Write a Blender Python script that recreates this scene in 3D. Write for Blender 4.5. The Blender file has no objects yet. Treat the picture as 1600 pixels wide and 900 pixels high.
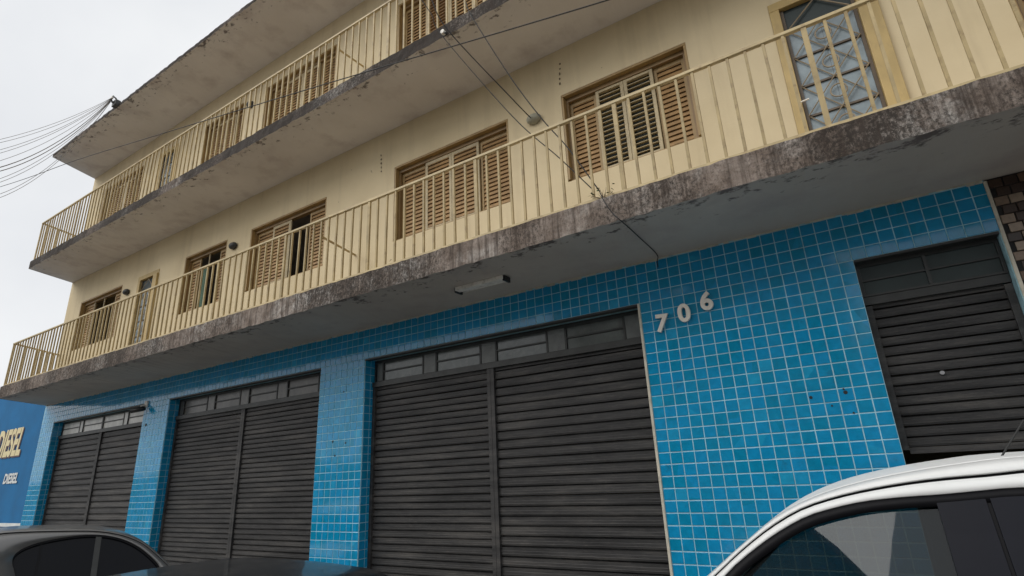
import bpy, bmesh, math, random
from mathutils import Vector, Matrix
random.seed(7)
R = math.radians
scene = bpy.context.scene
col = scene.collection

# ------------------------------------------------------------------ camera
CAM = Vector((1.8194, -5.4618, 1.70)); FPX = 863.62
ROWS = (Vector((0.8405563, 0.5397524, -0.0461786)), Vector((-0.2075493, 0.2421285, -0.9477854)), Vector((-0.5003883, 0.8062513, 0.3155478)))
cd = bpy.data.cameras.new('camera'); cam = bpy.data.objects.new('camera', cd); col.objects.link(cam)
cd.sensor_width = 36.0; cd.lens = 36.0 * FPX / 1600.0; cd.clip_start = 0.05; cd.clip_end = 2000
M = Matrix.Identity(4)
for r in range(3):
    M[r][0] = ROWS[0][r]; M[r][1] = -ROWS[1][r]; M[r][2] = -ROWS[2][r]; M[r][3] = CAM[r]
cam.matrix_world = M
scene.camera = cam

def ray(x, y):
    return (ROWS[0] * ((x - 800) / FPX) + ROWS[1] * ((y - 450) / FPX) + ROWS[2]).normalized()
def on_y(x, y, Y):
    d = ray(x, y); return CAM + d * ((Y - CAM.y) / d.y)
def on_plane(x, y, P, n):
    d = ray(x, y); P = Vector(P); n = Vector(n); return CAM + d * ((P - CAM).dot(n) / d.dot(n))

# ------------------------------------------------------------------ world and sun (overcast)
SUN_EL, SUN_AZ = R(42), R(212)
w = bpy.data.worlds.new('World'); scene.world = w; w.use_nodes = True
nt = w.node_tree; nt.nodes.clear()
wo = nt.nodes.new('ShaderNodeOutputWorld'); bg = nt.nodes.new('ShaderNodeBackground'); bg.inputs[1].default_value = 0.10
sky = nt.nodes.new('ShaderNodeTexSky'); sky.sky_type = 'NISHITA'; sky.sun_disc = False
sky.sun_elevation = SUN_EL; sky.sun_rotation = SUN_AZ; sky.dust_density = 4.0
hs = nt.nodes.new('ShaderNodeHueSaturation'); hs.inputs['Saturation'].default_value = 0.12
nz = nt.nodes.new('ShaderNodeTexNoise'); nz.inputs['Scale'].default_value = 2.2; nz.inputs['Detail'].default_value = 5
cr = nt.nodes.new('ShaderNodeValToRGB')
cr.color_ramp.elements[0].position = 0.35; cr.color_ramp.elements[0].color = (7.5, 7.75, 8.15, 1)
cr.color_ramp.elements[1].position = 0.65; cr.color_ramp.elements[1].color = (9.3, 9.45, 9.6, 1)
mx = nt.nodes.new('ShaderNodeMixRGB'); mx.inputs[0].default_value = 0.85
tc = nt.nodes.new('ShaderNodeTexCoord')
nt.links.new(tc.outputs['Generated'], nz.inputs['Vector'])
nt.links.new(nz.outputs['Fac'], cr.inputs[0]); nt.links.new(sky.outputs[0], hs.inputs['Color'])
nt.links.new(hs.outputs[0], mx.inputs[1]); nt.links.new(cr.outputs[0], mx.inputs[2])
nt.links.new(mx.outputs[0], bg.inputs[0]); nt.links.new(bg.outputs[0], wo.inputs[0])
sl = bpy.data.lights.new('sun', 'SUN'); sl.energy = 1.5; sl.angle = R(50); sl.color = (1.0, 0.96, 0.9)
so = bpy.data.objects.new('sun', sl); col.objects.link(so)
sd = Vector((math.cos(SUN_EL) * math.sin(SUN_AZ), math.cos(SUN_EL) * math.cos(SUN_AZ), math.sin(SUN_EL)))
so.rotation_euler = sd.to_track_quat('Z', 'Y').to_euler(); so.location = (0, -20, 30)
vs = scene.view_settings; vs.view_transform = 'Standard'; vs.look = 'None'; vs.gamma = 1; vs.exposure = 0.12; vs.use_curve_mapping = False
scene.cycles.max_bounces = 8 if hasattr(scene, 'cycles') else 8

# ------------------------------------------------------------------ helpers
def tag(o, label=None, cat=None, group=None, kind=None):
    if label: o['label'] = label
    if cat: o['category'] = cat
    if group: o['group'] = group
    if kind: o['kind'] = kind
    return o
def empty(name, loc=(0, 0, 0), parent=None):
    o = bpy.data.objects.new(name, None); col.objects.link(o); o.location = loc; o.empty_display_size = 0.1
    if parent: o.parent = parent
    return o
def link(name, me, parent=None, loc=(0, 0, 0), rot=None):
    o = bpy.data.objects.new(name, me); col.objects.link(o); o.location = loc
    if rot: o.rotation_euler = rot
    if parent: o.parent = parent
    return o
class MB:
    def __init__(s): s.v = []; s.f = []
    def quad(s, a, b, c, d):
        n = len(s.v); s.v += [tuple(a), tuple(b), tuple(c), tuple(d)]; s.f.append((n, n + 1, n + 2, n + 3))
    def poly(s, pts):
        n = len(s.v); s.v += [tuple(p) for p in pts]; s.f.append(tuple(range(n, n + len(pts))))
    def box(s, x0, x1, y0, y1, z0, z1, mat=None):
        n = len(s.v)
        p = [(x, y, z) for z in (z0, z1) for y in (y0, y1) for x in (x0, x1)]
        if mat is not None: p = [tuple(mat @ Vector(q)) for q in p]
        s.v += p
        for f in ((0, 2, 3, 1), (4, 5, 7, 6), (0, 1, 5, 4), (2, 6, 7, 3), (0, 4, 6, 2), (1, 3, 7, 5)):
            s.f.append(tuple(n + i for i in f))
        return s
    def bar(s, a, b, wx, wy, up=(0, 0, 1)):
        a = Vector(a); b = Vector(b); d = (b - a); L = d.length; d.normalize(); u = Vector(up)
        if abs(d.dot(u)) > .98: u = Vector((0, 1, 0))
        x = d.cross(u).normalized(); y = x.cross(d).normalized()
        m = Matrix(((x.x, y.x, d.x, a.x), (x.y, y.y, d.y, a.y), (x.z, y.z, d.z, a.z), (0, 0, 0, 1)))
        return s.box(-wx / 2, wx / 2, -wy / 2, wy / 2, 0, L, m)
    def tube(s, pts, r, n=8, caps=True):
        pts = [Vector(p) for p in pts]; base = len(s.v); rr = r if isinstance(r, (list, tuple)) else [r] * len(pts)
        prev = None
        for i, p in enumerate(pts):
            d = (pts[min(i + 1, len(pts) - 1)] - pts[max(i - 1, 0)]).normalized()
            if prev is None:
                u = Vector((0, 0, 1)) if abs(d.z) < .9 else Vector((1, 0, 0)); x = d.cross(u).normalized()
            else: x = (prev - d * prev.dot(d)).normalized()
            prev = x; y = d.cross(x)
            for k in range(n):
                a = 2 * math.pi * k / n; s.v.append(tuple(p + (x * math.cos(a) + y * math.sin(a)) * rr[i]))
        for i in range(len(pts) - 1):
            for k in range(n):
                k2 = (k + 1) % n; s.f.append((base + i * n + k, base + i * n + k2, base + (i + 1) * n + k2, base + (i + 1) * n + k))
        if caps:
            s.f.append(tuple(base + k for k in reversed(range(n)))); m = base + (len(pts) - 1) * n; s.f.append(tuple(m + k for k in range(n)))
        return s
    def strip(s, A, B):
        n = len(s.v); s.v += [tuple(p) for p in A] + [tuple(p) for p in B]; m = len(A)
        for i in range(m - 1): s.f.append((n + i, n + i + 1, n + m + i + 1, n + m + i))
        return s
    def grid(s, rows):
        n = len(s.v); m = len(rows[0])
        for r_ in rows: s.v += [tuple(p) for p in r_]
        for i in range(len(rows) - 1):
            for j in range(m - 1): s.f.append((n + i * m + j, n + i * m + j + 1, n + (i + 1) * m + j + 1, n + (i + 1) * m + j))
        return s
    def mesh(s, name, mat, smooth=False):
        me = bpy.data.meshes.new(name); me.from_pydata(s.v, [], s.f); me.update()
        if mat: me.materials.append(mat)
        if smooth: me.polygons.foreach_set('use_smooth', [True] * len(me.polygons))
        return me
    def build(s, name, mat, parent=None, smooth=False, loc=(0, 0, 0), bevel=0, solid=0):
        o = link(name, s.mesh(name, mat, smooth), parent, loc)
        if solid:
            m = o.modifiers.new('thick', 'SOLIDIFY'); m.thickness = solid; m.offset = -1
        if bevel:
            m = o.modifiers.new('bevel', 'BEVEL'); m.width = bevel; m.segments = 2; m.limit_method = 'ANGLE'
        return o

# ------------------------------------------------------------------ materials
def newmat(name):
    m = bpy.data.materials.new(name); m.use_nodes = True; n = m.node_tree; b = n.nodes['Principled BSDF']; return m, n, b
def node(n, t, **kw):
    x = n.nodes.new(t)
    for k, v in kw.items():
        if k in x.inputs: x.inputs[k].default_value = v
        else: setattr(x, k, v)
    return x
def ramp(n, stops):
    r_ = n.nodes.new('ShaderNodeValToRGB'); e = r_.color_ramp.elements
    while len(e) < len(stops): e.new(0.5)
    for i, (p, c) in enumerate(stops): e[i].position = p; e[i].color = (c[0], c[1], c[2], 1)
    return r_
def pos(n, scale=(1, 1, 1)):
    g_ = n.nodes.new('ShaderNodeNewGeometry'); mp = n.nodes.new('ShaderNodeMapping'); mp.inputs['Scale'].default_value = scale
    n.links.new(g_.outputs['Position'], mp.inputs['Vector']); return mp.outputs[0]
def noise(n, vec, scale, detail=4, rough=.55):
    x = node(n, 'ShaderNodeTexNoise', Scale=scale, Detail=detail, Roughness=rough); n.links.new(vec, x.inputs['Vector']); return x.outputs['Fac']
def mixc(n, fac, a, b, blend='MIX'):
    x = n.nodes.new('ShaderNodeMixRGB'); x.blend_type = blend
    for i, v in ((0, fac), (1, a), (2, b)):
        if hasattr(v, 'links') or hasattr(v, 'is_linked'): n.links.new(v, x.inputs[i])
        else: x.inputs[i].default_value = v if i == 0 else (v[0], v[1], v[2], 1)
    return x.outputs[0]
def bump(n, b, h, strength=.2, dist=.01):
    x = node(n, 'ShaderNodeBump', Strength=strength, Distance=dist); n.links.new(h, x.inputs['Height']); n.links.new(x.outputs[0], b.inputs['Normal'])
def paint(name, c, rough=.6, var=.25, scale=3.0, metal=0.0, dirt=None, dirt_amt=.5, bmp=.1, fine=60, coat=0.0, stretch=(1, 1, 1), spec=.5):
    m, n, b = newmat(name); p = pos(n, stretch)
    f = noise(n, p, scale, 6)
    r1 = ramp(n, [(.3, [x * (1 - var) for x in c]), (.7, [min(1, x * (1 + var * .6)) for x in c])]); n.links.new(f, r1.inputs[0]); out = r1.outputs[0]
    if dirt:
        d = noise(n, p, scale * 2.3, 9, .7); r2 = ramp(n, [(.52, (0, 0, 0)), (.72, (dirt_amt,) * 3)]); n.links.new(d, r2.inputs[0])
        out = mixc(n, r2.outputs[0], out, dirt)
    n.links.new(out, b.inputs['Base Color']); b.inputs['Roughness'].default_value = rough; b.inputs['Metallic'].default_value = metal
    b.inputs['Specular IOR Level'].default_value = spec
    if coat: b.inputs['Coat Weight'].default_value = coat; b.inputs['Coat Roughness'].default_value = .04
    if bmp: bump(n, b, noise(n, pos(n), fine, 3), bmp, .004)
    return m

def wall_paint():
    m, n, b = newmat('cream_wall_paint'); p = pos(n)
    f = noise(n, p, .9, 8, .6); r1 = ramp(n, [(.3, (.61, .50, .31)), (.72, (.72, .605, .395))]); n.links.new(f, r1.inputs[0])
    # rain streaks and small chips
    st = noise(n, pos(n, (3, 3, .3)), 1.3, 6, .6); r2 = ramp(n, [(.52, (0, 0, 0)), (.8, (.40, .40, .40))]); n.links.new(st, r2.inputs[0])
    o = mixc(n, r2.outputs[0], r1.outputs[0], (.36, .28, .165))
    ch = noise(n, p, 6.5, 3, .5); r3 = ramp(n, [(.735, (0, 0, 0)), (.75, (.8, .8, .8))]); n.links.new(ch, r3.inputs[0])
    o = mixc(n, r3.outputs[0], o, (.26, .2, .12))
    n.links.new(o, b.inputs['Base Color']); b.inputs['Roughness'].default_value = .8
    bump(n, b, noise(n, p, 38, 5), .25, .006); return m
def soffit_paint(name, c0, c1):
    m, n, b = newmat(name); p = pos(n)
    f = noise(n, p, .8, 8, .6); r1 = ramp(n, [(.3, c0), (.7, c1)]); n.links.new(f, r1.inputs[0])
    # mould patches and black spots, denser towards the wet outer edge
    g_ = n.nodes.new('ShaderNodeSeparateXYZ'); n.links.new(p, g_.inputs[0])
    edge = node(n, 'ShaderNodeMapRange'); edge.inputs[1].default_value = -.55; edge.inputs[2].default_value = -1.15; edge.inputs[3].default_value = 0; edge.inputs[4].default_value = .21
    n.links.new(g_.outputs[1], edge.inputs[0])
    sp = noise(n, pos(n, (1, 1.5, 1)), 6.5, 9, .68)
    ad = node(n, 'ShaderNodeMath', operation='ADD'); n.links.new(sp, ad.inputs[0]); n.links.new(edge.outputs[0], ad.inputs[1])
    r2 = ramp(n, [(.70, (0, 0, 0)), (.78, (.85, .85, .85))]); n.links.new(ad.outputs[0], r2.inputs[0])
    o = mixc(n, r2.outputs[0], r1.outputs[0], (.07, .055, .05))
    cl = noise(n, p, 2.1, 6, .6); r3 = ramp(n, [(.50, (0, 0, 0)), (.74, (.5, .5, .5))]); n.links.new(cl, r3.inputs[0])
    o = mixc(n, r3.outputs[0], o, (.36, .29, .275))
    n.links.new(o, b.inputs['Base Color']); b.inputs['Roughness'].default_value = .85
    bump(n, b, sp, .3, .012); return m
def slab_edge(name, k, thr):
    m, n, b = newmat(name); p = pos(n)
    f = noise(n, pos(n, (1, 1, 1.3)), 3.2, 12, .78); r1 = ramp(n, [(.28, (.085 * k, .062 * k, .048 * k)), (.45, (.20 * k, .155 * k, .125 * k)), (.60, (.33 * k, .275 * k, .235 * k)), (.78, (.52 * k, .47 * k, .43 * k))]); n.links.new(f, r1.inputs[0])
    big = noise(n, pos(n, (1, 1, .4)), .8, 4, .5)
    s1 = noise(n, pos(n, (1, 1, .7)), 34, 12, .82); ad = node(n, 'ShaderNodeMath', operation='MULTIPLY_ADD'); n.links.new(big, ad.inputs[0]); ad.inputs[1].default_value = .75; n.links.new(s1, ad.inputs[2])
    r2 = ramp(n, [(thr - .06, (0, 0, 0)), (thr + .10, (.92, .92, .92))]); n.links.new(ad.outputs[0], r2.inputs[0])
    wp = noise(n, pos(n, (1, 1, .8)), 1.3, 5, .6); r4 = ramp(n, [(.47, (0, 0, 0)), (.62, (.85, .85, .85))]); n.links.new(wp, r4.inputs[0])
    wf = noise(n, p, 9, 8, .7); r5 = ramp(n, [(.42, (0, 0, 0)), (.62, (1, 1, 1))]); n.links.new(wf, r5.inputs[0])
    pale = mixc(n, mixc(n, 1.0, r4.outputs[0], r5.outputs[0], 'MULTIPLY'), r1.outputs[0], (.60 * k, .57 * k, .53 * k))
    o = mixc(n, r2.outputs[0], pale, (.022, .017, .013))
    st = noise(n, pos(n, (12, 12, .5)), 2.0, 8, .65); r3 = ramp(n, [(.47, (0, 0, 0)), (.66, (.8, .8, .8))]); n.links.new(st, r3.inputs[0])
    o = mixc(n, r3.outputs[0], o, (.048, .034, .026))
    n.links.new(o, b.inputs['Base Color']); b.inputs['Roughness'].default_value = .95
    bump(n, b, s1, .7, .02); return m

PX, PZ, ZD = 0.1148, 0.108, 3.3209
def tile_mat():
    m, n, b = newmat('blue_glazed_tile')
    g_ = n.nodes.new('ShaderNodeNewGeometry')
    sub = node(n, 'ShaderNodeVectorMath', operation='SUBTRACT'); sub.inputs[1].default_value = (0, 0, ZD - 40 * PZ); n.links.new(g_.outputs['Position'], sub.inputs[0])
    dv = node(n, 'ShaderNodeVectorMath', operation='DIVIDE'); dv.inputs[1].default_value = (PX, PX, PZ); n.links.new(sub.outputs[0], dv.inputs[0])
    fl = node(n, 'ShaderNodeVectorMath', operation='FLOOR'); n.links.new(dv.outputs[0], fl.inputs[0])
    wn = n.nodes.new('ShaderNodeTexWhiteNoise'); wn.noise_dimensions = '3D'; n.links.new(fl.outputs[0], wn.inputs['Vector'])
    r1 = ramp(n, [(0, (.004, .245, .43)), (.4, (.006, .275, .51)), (.88, (.008, .28, .56)), (1, (.016, .34, .58))]); n.links.new(wn.outputs['Value'], r1.inputs[0])
    f = noise(n, pos(n), 14, 6, .6); r2 = ramp(n, [(.35, (.86, .86, .86)), (.7, (1.08, 1.08, 1.08))]); n.links.new(f, r2.inputs[0])
    o = mixc(n, 1.0, r1.outputs[0], r2.outputs[0], 'MULTIPLY')
    d = noise(n, pos(n), 5.2, 9, .72); r3 = ramp(n, [(.59, (0, 0, 0)), (.74, (.65, .65, .65))]); n.links.new(d, r3.inputs[0])
    o = mixc(n, r3.outputs[0], o, (.02, .09, .13))
    n.links.new(o, b.inputs['Base Color']); b.inputs['Roughness'].default_value = .09; b.inputs['IOR'].default_value = 1.5
    bump(n, b, noise(n, pos(n), 22, 3),   .05, .002); return m
def mosaic_mat():
    m, n, b = newmat('brown_mosaic'); oi = n.nodes.new('ShaderNodeObjectInfo')
    r1 = ramp(n, [(0, (.035, .02, .014)), (.5, (.06, .034, .022)), (.62, (.13, .075, .045)), (.85, (.30, .22, .155)), (1, (.42, .34, .26))]); n.links.new(oi.outputs['Random'], r1.inputs[0])
    f = noise(n, pos(n), 30, 5); r2 = ramp(n, [(.3, (.75, .75, .75)), (.7, (1.1, 1.1, 1.1))]); n.links.new(f, r2.inputs[0])
    n.links.new(mixc(n, 1.0, r1.outputs[0], r2.outputs[0], 'MULTIPLY'), b.inputs['Base Color']); b.inputs['Roughness'].default_value = .35; return m
def shutter_mat():
    m, n, b = newmat('dark_shutter_paint'); p = pos(n, (.5, 1, 4))
    f = noise(n, p, 2.2, 9, .7); r1 = ramp(n, [(.32, (.018, .018, .019)), (.5, (.040, .039, .0395)), (.68, (.085, .080, .075))]); n.links.new(f, r1.inputs[0])
    d = noise(n, pos(n, (2.2, 1, 14)), 6, 10, .8); r2 = ramp(n, [(.54, (0, 0, 0)), (.68, (.6, .6, .6))]); n.links.new(d, r2.inputs[0])
    o = mixc(n, r2.outputs[0], r1.outputs[0], (.125, .112, .098))
    d2 = noise(n, pos(n, (3, 1, 20)), 5, 10, .8); r3 = ramp(n, [(.56, (0, 0, 0)), (.66, (.8, .8, .8))]); n.links.new(d2, r3.inputs[0])
    o = mixc(n, r3.outputs[0], o, (.018, .017, .017))
    n.links.new(o, b.inputs['Base Color']); b.inputs['Roughness'].default_value = .6; b.inputs['Metallic'].default_value = .1
    bump(n, b, d, .3, .006); return m
def glass_mat(name, c, rough=.03, alpha_mix=0.0):
    m, n, b = newmat(name); b.inputs['Base Color'].default_value = (*c, 1); b.inputs['Roughness'].default_value = rough; b.inputs['IOR'].default_value = 1.52
    b.inputs['Specular IOR Level'].default_value = .6 if alpha_mix else .14
    if alpha_mix:
        tr = node(n, 'ShaderNodeBsdfTransparent'); tr.inputs[0].default_value = (.75, .85, .82, 1)
        ms = n.nodes.new('ShaderNodeMixShader'); ms.inputs[0].default_value = alpha_mix
        out = n.nodes['Material Output']; n.links.new(b.outputs[0], ms.inputs[1]); n.links.new(tr.outputs[0], ms.inputs[2]); n.links.new(ms.outputs[0], out.inputs[0])
    return m
MAT = dict(
    wall=wall_paint(), soffit=soffit_paint('soffit_paint', (.64, .60, .56), (.74, .70, .66)), soffit_low=soffit_paint('darker_soffit_paint', (.46, .41, .355), (.56, .51, .45)), edge=slab_edge('mouldy_slab_edge', 1.0, .86), edge_dark=slab_edge('black_mould_slab_edge', .85, .77), tile=tile_mat(), mosaic=mosaic_mat(), shutter=shutter_mat(),  # soffit_low: the soffit paint in a darker tone, for the lower balcony
    grout=paint('pale_grout', (.40, .67, .76), .8, .25, 3, dirt=(.16, .25, .27), dirt_amt=.8, bmp=.2),
    trim=paint('cream_trim', (.62, .58, .48), .6, .25, 5, dirt=(.2, .17, .12)),
    rail=paint('railing_paint', (.52, .41, .215), .5, .22, 4, dirt=(.22, .14, .065), dirt_amt=.8, fine=120),
    bar=paint('baluster_paint', (.42, .32, .155), .55, .25, 4, dirt=(.17, .105, .045), dirt_amt=.85, fine=120),
    door_ochre=paint('door_ochre', (.50, .36, .14), .5, .2, 5, dirt=(.26, .17, .07), dirt_amt=.4, stretch=(1, 1, .4)),
    frame_dark=paint('brown_frame', (.24, .15, .06), .5, .25, 5),
    frame=paint('ochre_frame', (.33, .215, .08), .5, .25, 5, dirt=(.19, .12, .055), dirt_amt=.5, stretch=(1, 1, .4)),
    louver=paint('louver_wood', (.37, .225, .095), .55, .3, 6, dirt=(.14, .08, .035), dirt_amt=.6),
    louver_pale=paint('louver_cream', (.46, .37, .21), .5, .2, 6, dirt=(.2, .14, .07), dirt_amt=.5),
    iron=paint('transom_iron', (.045, .047, .046), .5, .3, 6, metal=.2),
    leaf_iron=paint('brown_iron', (.11, .08, .05), .5, .3, 6),
    panel=paint('transom_panel', (.14, .15, .145), .45, .25, 5, dirt=(.06, .06, .055)),
    pane=paint('dusty_pane', (.13, .145, .14), .12, .3, 4, dirt=(.26, .26, .24), dirt_amt=.4, bmp=.05),
    pane_pale=paint('sky_sheen_dusty_pane', (.60, .59, .55), .3, .25, 4, dirt=(.2, .2, .18), dirt_amt=.4, bmp=.05),  # pale base colour stands in for reflected sky, with patchy dirt over it
    pane_brown=paint('brown_dusty_pane', (.10, .095, .085), .3, .4, 4, dirt=(.2, .18, .15), dirt_amt=.5, bmp=.05),
    pane_green=paint('green_pane', (.018, .032, .032), .5, .3, 4, bmp=.05),
    frost=paint('frosted_pane', (.24, .30, .33), .28, .25, 7, bmp=.4, fine=220),
    grille=paint('grille_iron', (.30, .235, .15), .5, .2, 6),
    dark=paint('dark_interior', (.03, .03, .032), .9, .2, 2),
    curtain=paint('green_curtain', (.16, .25, .19), .9, .25, 9, stretch=(6, 6, .4)),
    alu=paint('brushed_numeral', (.84, .79, .70), .45, .12, 10),
    white=paint('lamp_white', (.86, .83, .76), .5, .15, 6, dirt=(.3, .26, .2)),
    dull=paint('yellowed_plastic', (.30, .29, .22), .5, .15, 6, dirt=(.15, .13, .1)),
    black=paint('black_plastic', (.012, .012, .013), .45, .1, 8, bmp=0),
    wire=paint('black_cable', (.012, .012, .012), .6, .1, 8, bmp=0),
    wire_pale=paint('grey_cable', (.16, .14, .12), .6, .1, 8, bmp=0),
    blue=paint('blue_wall_paint', (.004, .135, .33), .9, .15, 1.5, dirt=(.02, .1, .2), dirt_amt=.3),
    navy=paint('navy_base_paint', (.008, .02, .075), .5, .2, 2),
    cream_letter=paint('cream_letter_paint', (.72, .62, .36), .6, .1, 6),
    white_letter=paint('white_letter_paint', (.68, .7, .68), .6, .1, 6),
    red_letter=paint('red_letter_edge', (.10, .06, .07), .6, .1, 6),
    asphalt=paint('asphalt', (.10, .098, .094), .9, .3, 2, bmp=.5, fine=90),
    concrete=paint('pavement_concrete', (.42, .40, .37), .9, .2, 2, dirt=(.24, .22, .2), bmp=.3),
    kerb=paint('kerb_stone', (.3, .29, .27), .9, .2, 4, bmp=.3),
    plaster_far=paint('far_wall_plaster', (.30, .28, .25), .9, .25, 1, dirt=(.12, .11, .1)),
    rooftile=paint('clay_roof', (.22, .09, .05), .9, .3, 4),
    leaf=paint('weed_green', (.06, .09, .03), .8, .3, 8),
    twig=paint('dry_twig', (.16, .12, .08), .9, .3, 8),
    car_white=paint('white_car_paint', (.86, .87, .86), .55, .04, 2, bmp=0, coat=.2, dirt=(.6, .58, .55), dirt_amt=.2),
    car_grey=paint('grey_car_paint', (.185, .183, .18), .34, .08, 2, metal=.4, dirt=(.3, .28, .25), dirt_amt=.25, bmp=0, coat=.5),
    car_black=paint('black_car_paint', (.012, .014, .017), .35, .2, 3, dirt=(.10, .095, .085), dirt_amt=.55, bmp=.15, fine=9, coat=.5),
    car_glass=glass_mat('tinted_car_glass', (.006, .010, .012), .015, .30),
    car_glass_dark=glass_mat('dark_car_glass', (.004, .005, .008), .03),
    gloss_black=paint('gloss_black_pillar', (.010, .011, .017), .3, .1, 4, bmp=0, spec=.16),
    rubber=paint('rubber_seal', (.006, .006, .008), .6, .1, 8, bmp=0, spec=.2),
    tyre=paint('tyre', (.02, .02, .02), .9, .1, 8),
    rim=paint('alloy_rim', (.45, .45, .46), .35, .1, 8, metal=.8),
    lamp_red=paint('red_lens', (.25, .01, .01), .2, .1, 8, bmp=0), lamp_clear=paint('clear_lens', (.6, .62, .65), .1, .05, 8, bmp=0),
    seat=paint('seat_fabric', (.03, .03, .033), .9, .2, 9),
)

# ------------------------------------------------------------------ setting: street
GZ, PZV = -.20, -.07      # road and pavement level
ZS1, TH1 = 3.7685, 0.261
ZS2, TH2 = 6.9613, 0.188
ZR = 10.0567
XL, XR_ = -15.187, 7.4
TOP1, TOP2 = ZS1 + TH1, ZS2 + TH2

tag(MB().box(-150, 150, -150, 150, GZ - .6, GZ - .02).build('ground', MAT['asphalt']), kind='structure')
tag(MB().box(-120, 120, -10.8, -1.33, GZ - .019, GZ).build('road', MAT['asphalt']), kind='structure')
pv = MB().box(-120, 120, -1.20, -.002, GZ - .018, PZV).build('pavement', MAT['concrete']); tag(pv, kind='structure')
kb = MB().box(-.49, .49, -.13, 0, 0, .125).mesh('kerb_stone', MAT['kerb'])
for i in range(-24, 12): link('kerb_stone', kb, pv, (i * 1.0, -1.202, GZ - .0))
pv2 = MB().box(-120, 120, -13.0, -10.802, GZ - .017, PZV).build('pavement', MAT['concrete']); tag(pv2, kind='structure')

# ------------------------------------------------------------------ the building
B = empty('shop_building', (0, 0, 0))
tag(B, 'three storey building with cream upper floors, stained balconies and a blue tiled shop front', 'building')

def wall_with_holes(mb, x0, x1, z0, z1, holes, y0, y1):
    xs = sorted({x0, x1, *[h[0] for h in holes], *[h[1] for h in holes]}); zs = sorted({z0, z1, *[h[2] for h in holes], *[h[3] for h in holes]})
    xs = [x for x in xs if x0 <= x <= x1]; zs = [z for z in zs if z0 <= z <= z1]
    for i in range(len(xs) - 1):
        for j in range(len(zs) - 1):
            cx, cz = (xs[i] + xs[i + 1]) / 2, (zs[j] + zs[j + 1]) / 2
            if any(h[0] < cx < h[1] and h[2] < cz < h[3] for h in holes): continue
            a, b_, c, d = xs[i], xs[i + 1], zs[j], zs[j + 1]
            mb.quad((a, y0, c), (b_, y0, c), (b_, y0, d), (a, y0, d)); mb.quad((b_, y1, c), (a, y1, c), (a, y1, d), (b_, y1, d))
    for a, b_, c, d in holes:
        mb.quad((a, y0, c), (a, y0, d), (a, y1, d), (a, y1, c)); mb.quad((b_, y0, c), (b_, y1, c), (b_, y1, d), (b_, y0, d))
        mb.quad((a, y0, d), (b_, y0, d), (b_, y1, d), (a, y1, d))
        if c > z0: mb.quad((a, y0, c), (a, y1, c), (b_, y1, c), (b_, y0, c))
    mb.quad((x0, y0, z0), (x0, y0, z1), (x0, y1, z1), (x0, y1, z0)); mb.quad((x1, y0, z0), (x1, y1, z0), (x1, y1, z1), (x1, y0, z1))

# bays of the shop front: x0, x1
BAYS = [(-14.50, -10.25), (-9.33, -5.03), (-4.09, -0.015)]
RDOOR = (1.959, 2.955)
YG = 0.0035   # plaster face behind the tiles (tile face at about 0)
gw = MB()
wall_with_holes(gw, XL, 2.97, PZV, ZS1 - .002, [(a, b, PZV, ZD) for a, b in BAYS] + [(RDOOR[0], RDOOR[1], PZV, ZD)], YG, .24)
gw.build('ground_wall', MAT['grout'], B)
MB().box(2.973, XR_, .016, .24, PZV, ZS1 - .002).build('mosaic_wall', MAT['dark'], B)
# upper wall openings
WIN = [(-14.35, -12.20), (-9.52, -8.02), (-7.26, -5.15), (-3.60, -1.505), (-.695, .907), (3.53, 5.3)]
DOORS = [(-11.45, -10.55), (1.78, 2.68)]
for f, (zb, zt, name) in enumerate(((TOP1, ZS2, 'upper_wall'), (TOP2, ZR, 'upper_wall'))):
    zo = zb - TOP1 if f == 0 else ZS2 - ZS1
    u = MB(); holes = [(a, b, 5.0 + zo, 6.25 + zo) for a, b in WIN] + [(a, b, zb, 6.25 + zo) for a, b in DOORS]
    wall_with_holes(u, XL, XR_, zb + .001, zt - .001, holes, 0.0, .16)
    u.build(name, MAT['wall'], B)
# side, back and inner walls
for x0, x1 in ((XL, XL + .15), (XR_ - .15, XR_)):
    MB().box(x0, x1, .242, 6.0, PZV, ZS1 - .002).build('side_wall', MAT['wall'], B)
    MB().box(x0, x1, .162, 6.0, TOP1 + .002, ZS2 - .002).build('side_wall', MAT['wall'], B)
    MB().box(x0, x1, .162, 6.0, TOP2 + .002, ZR - .002).build('side_wall', MAT['wall'], B)
MB().box(XL, XR_, 6.002, 6.15, GZ, ZR - .003).build('back_wall', MAT['wall'], B)

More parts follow.
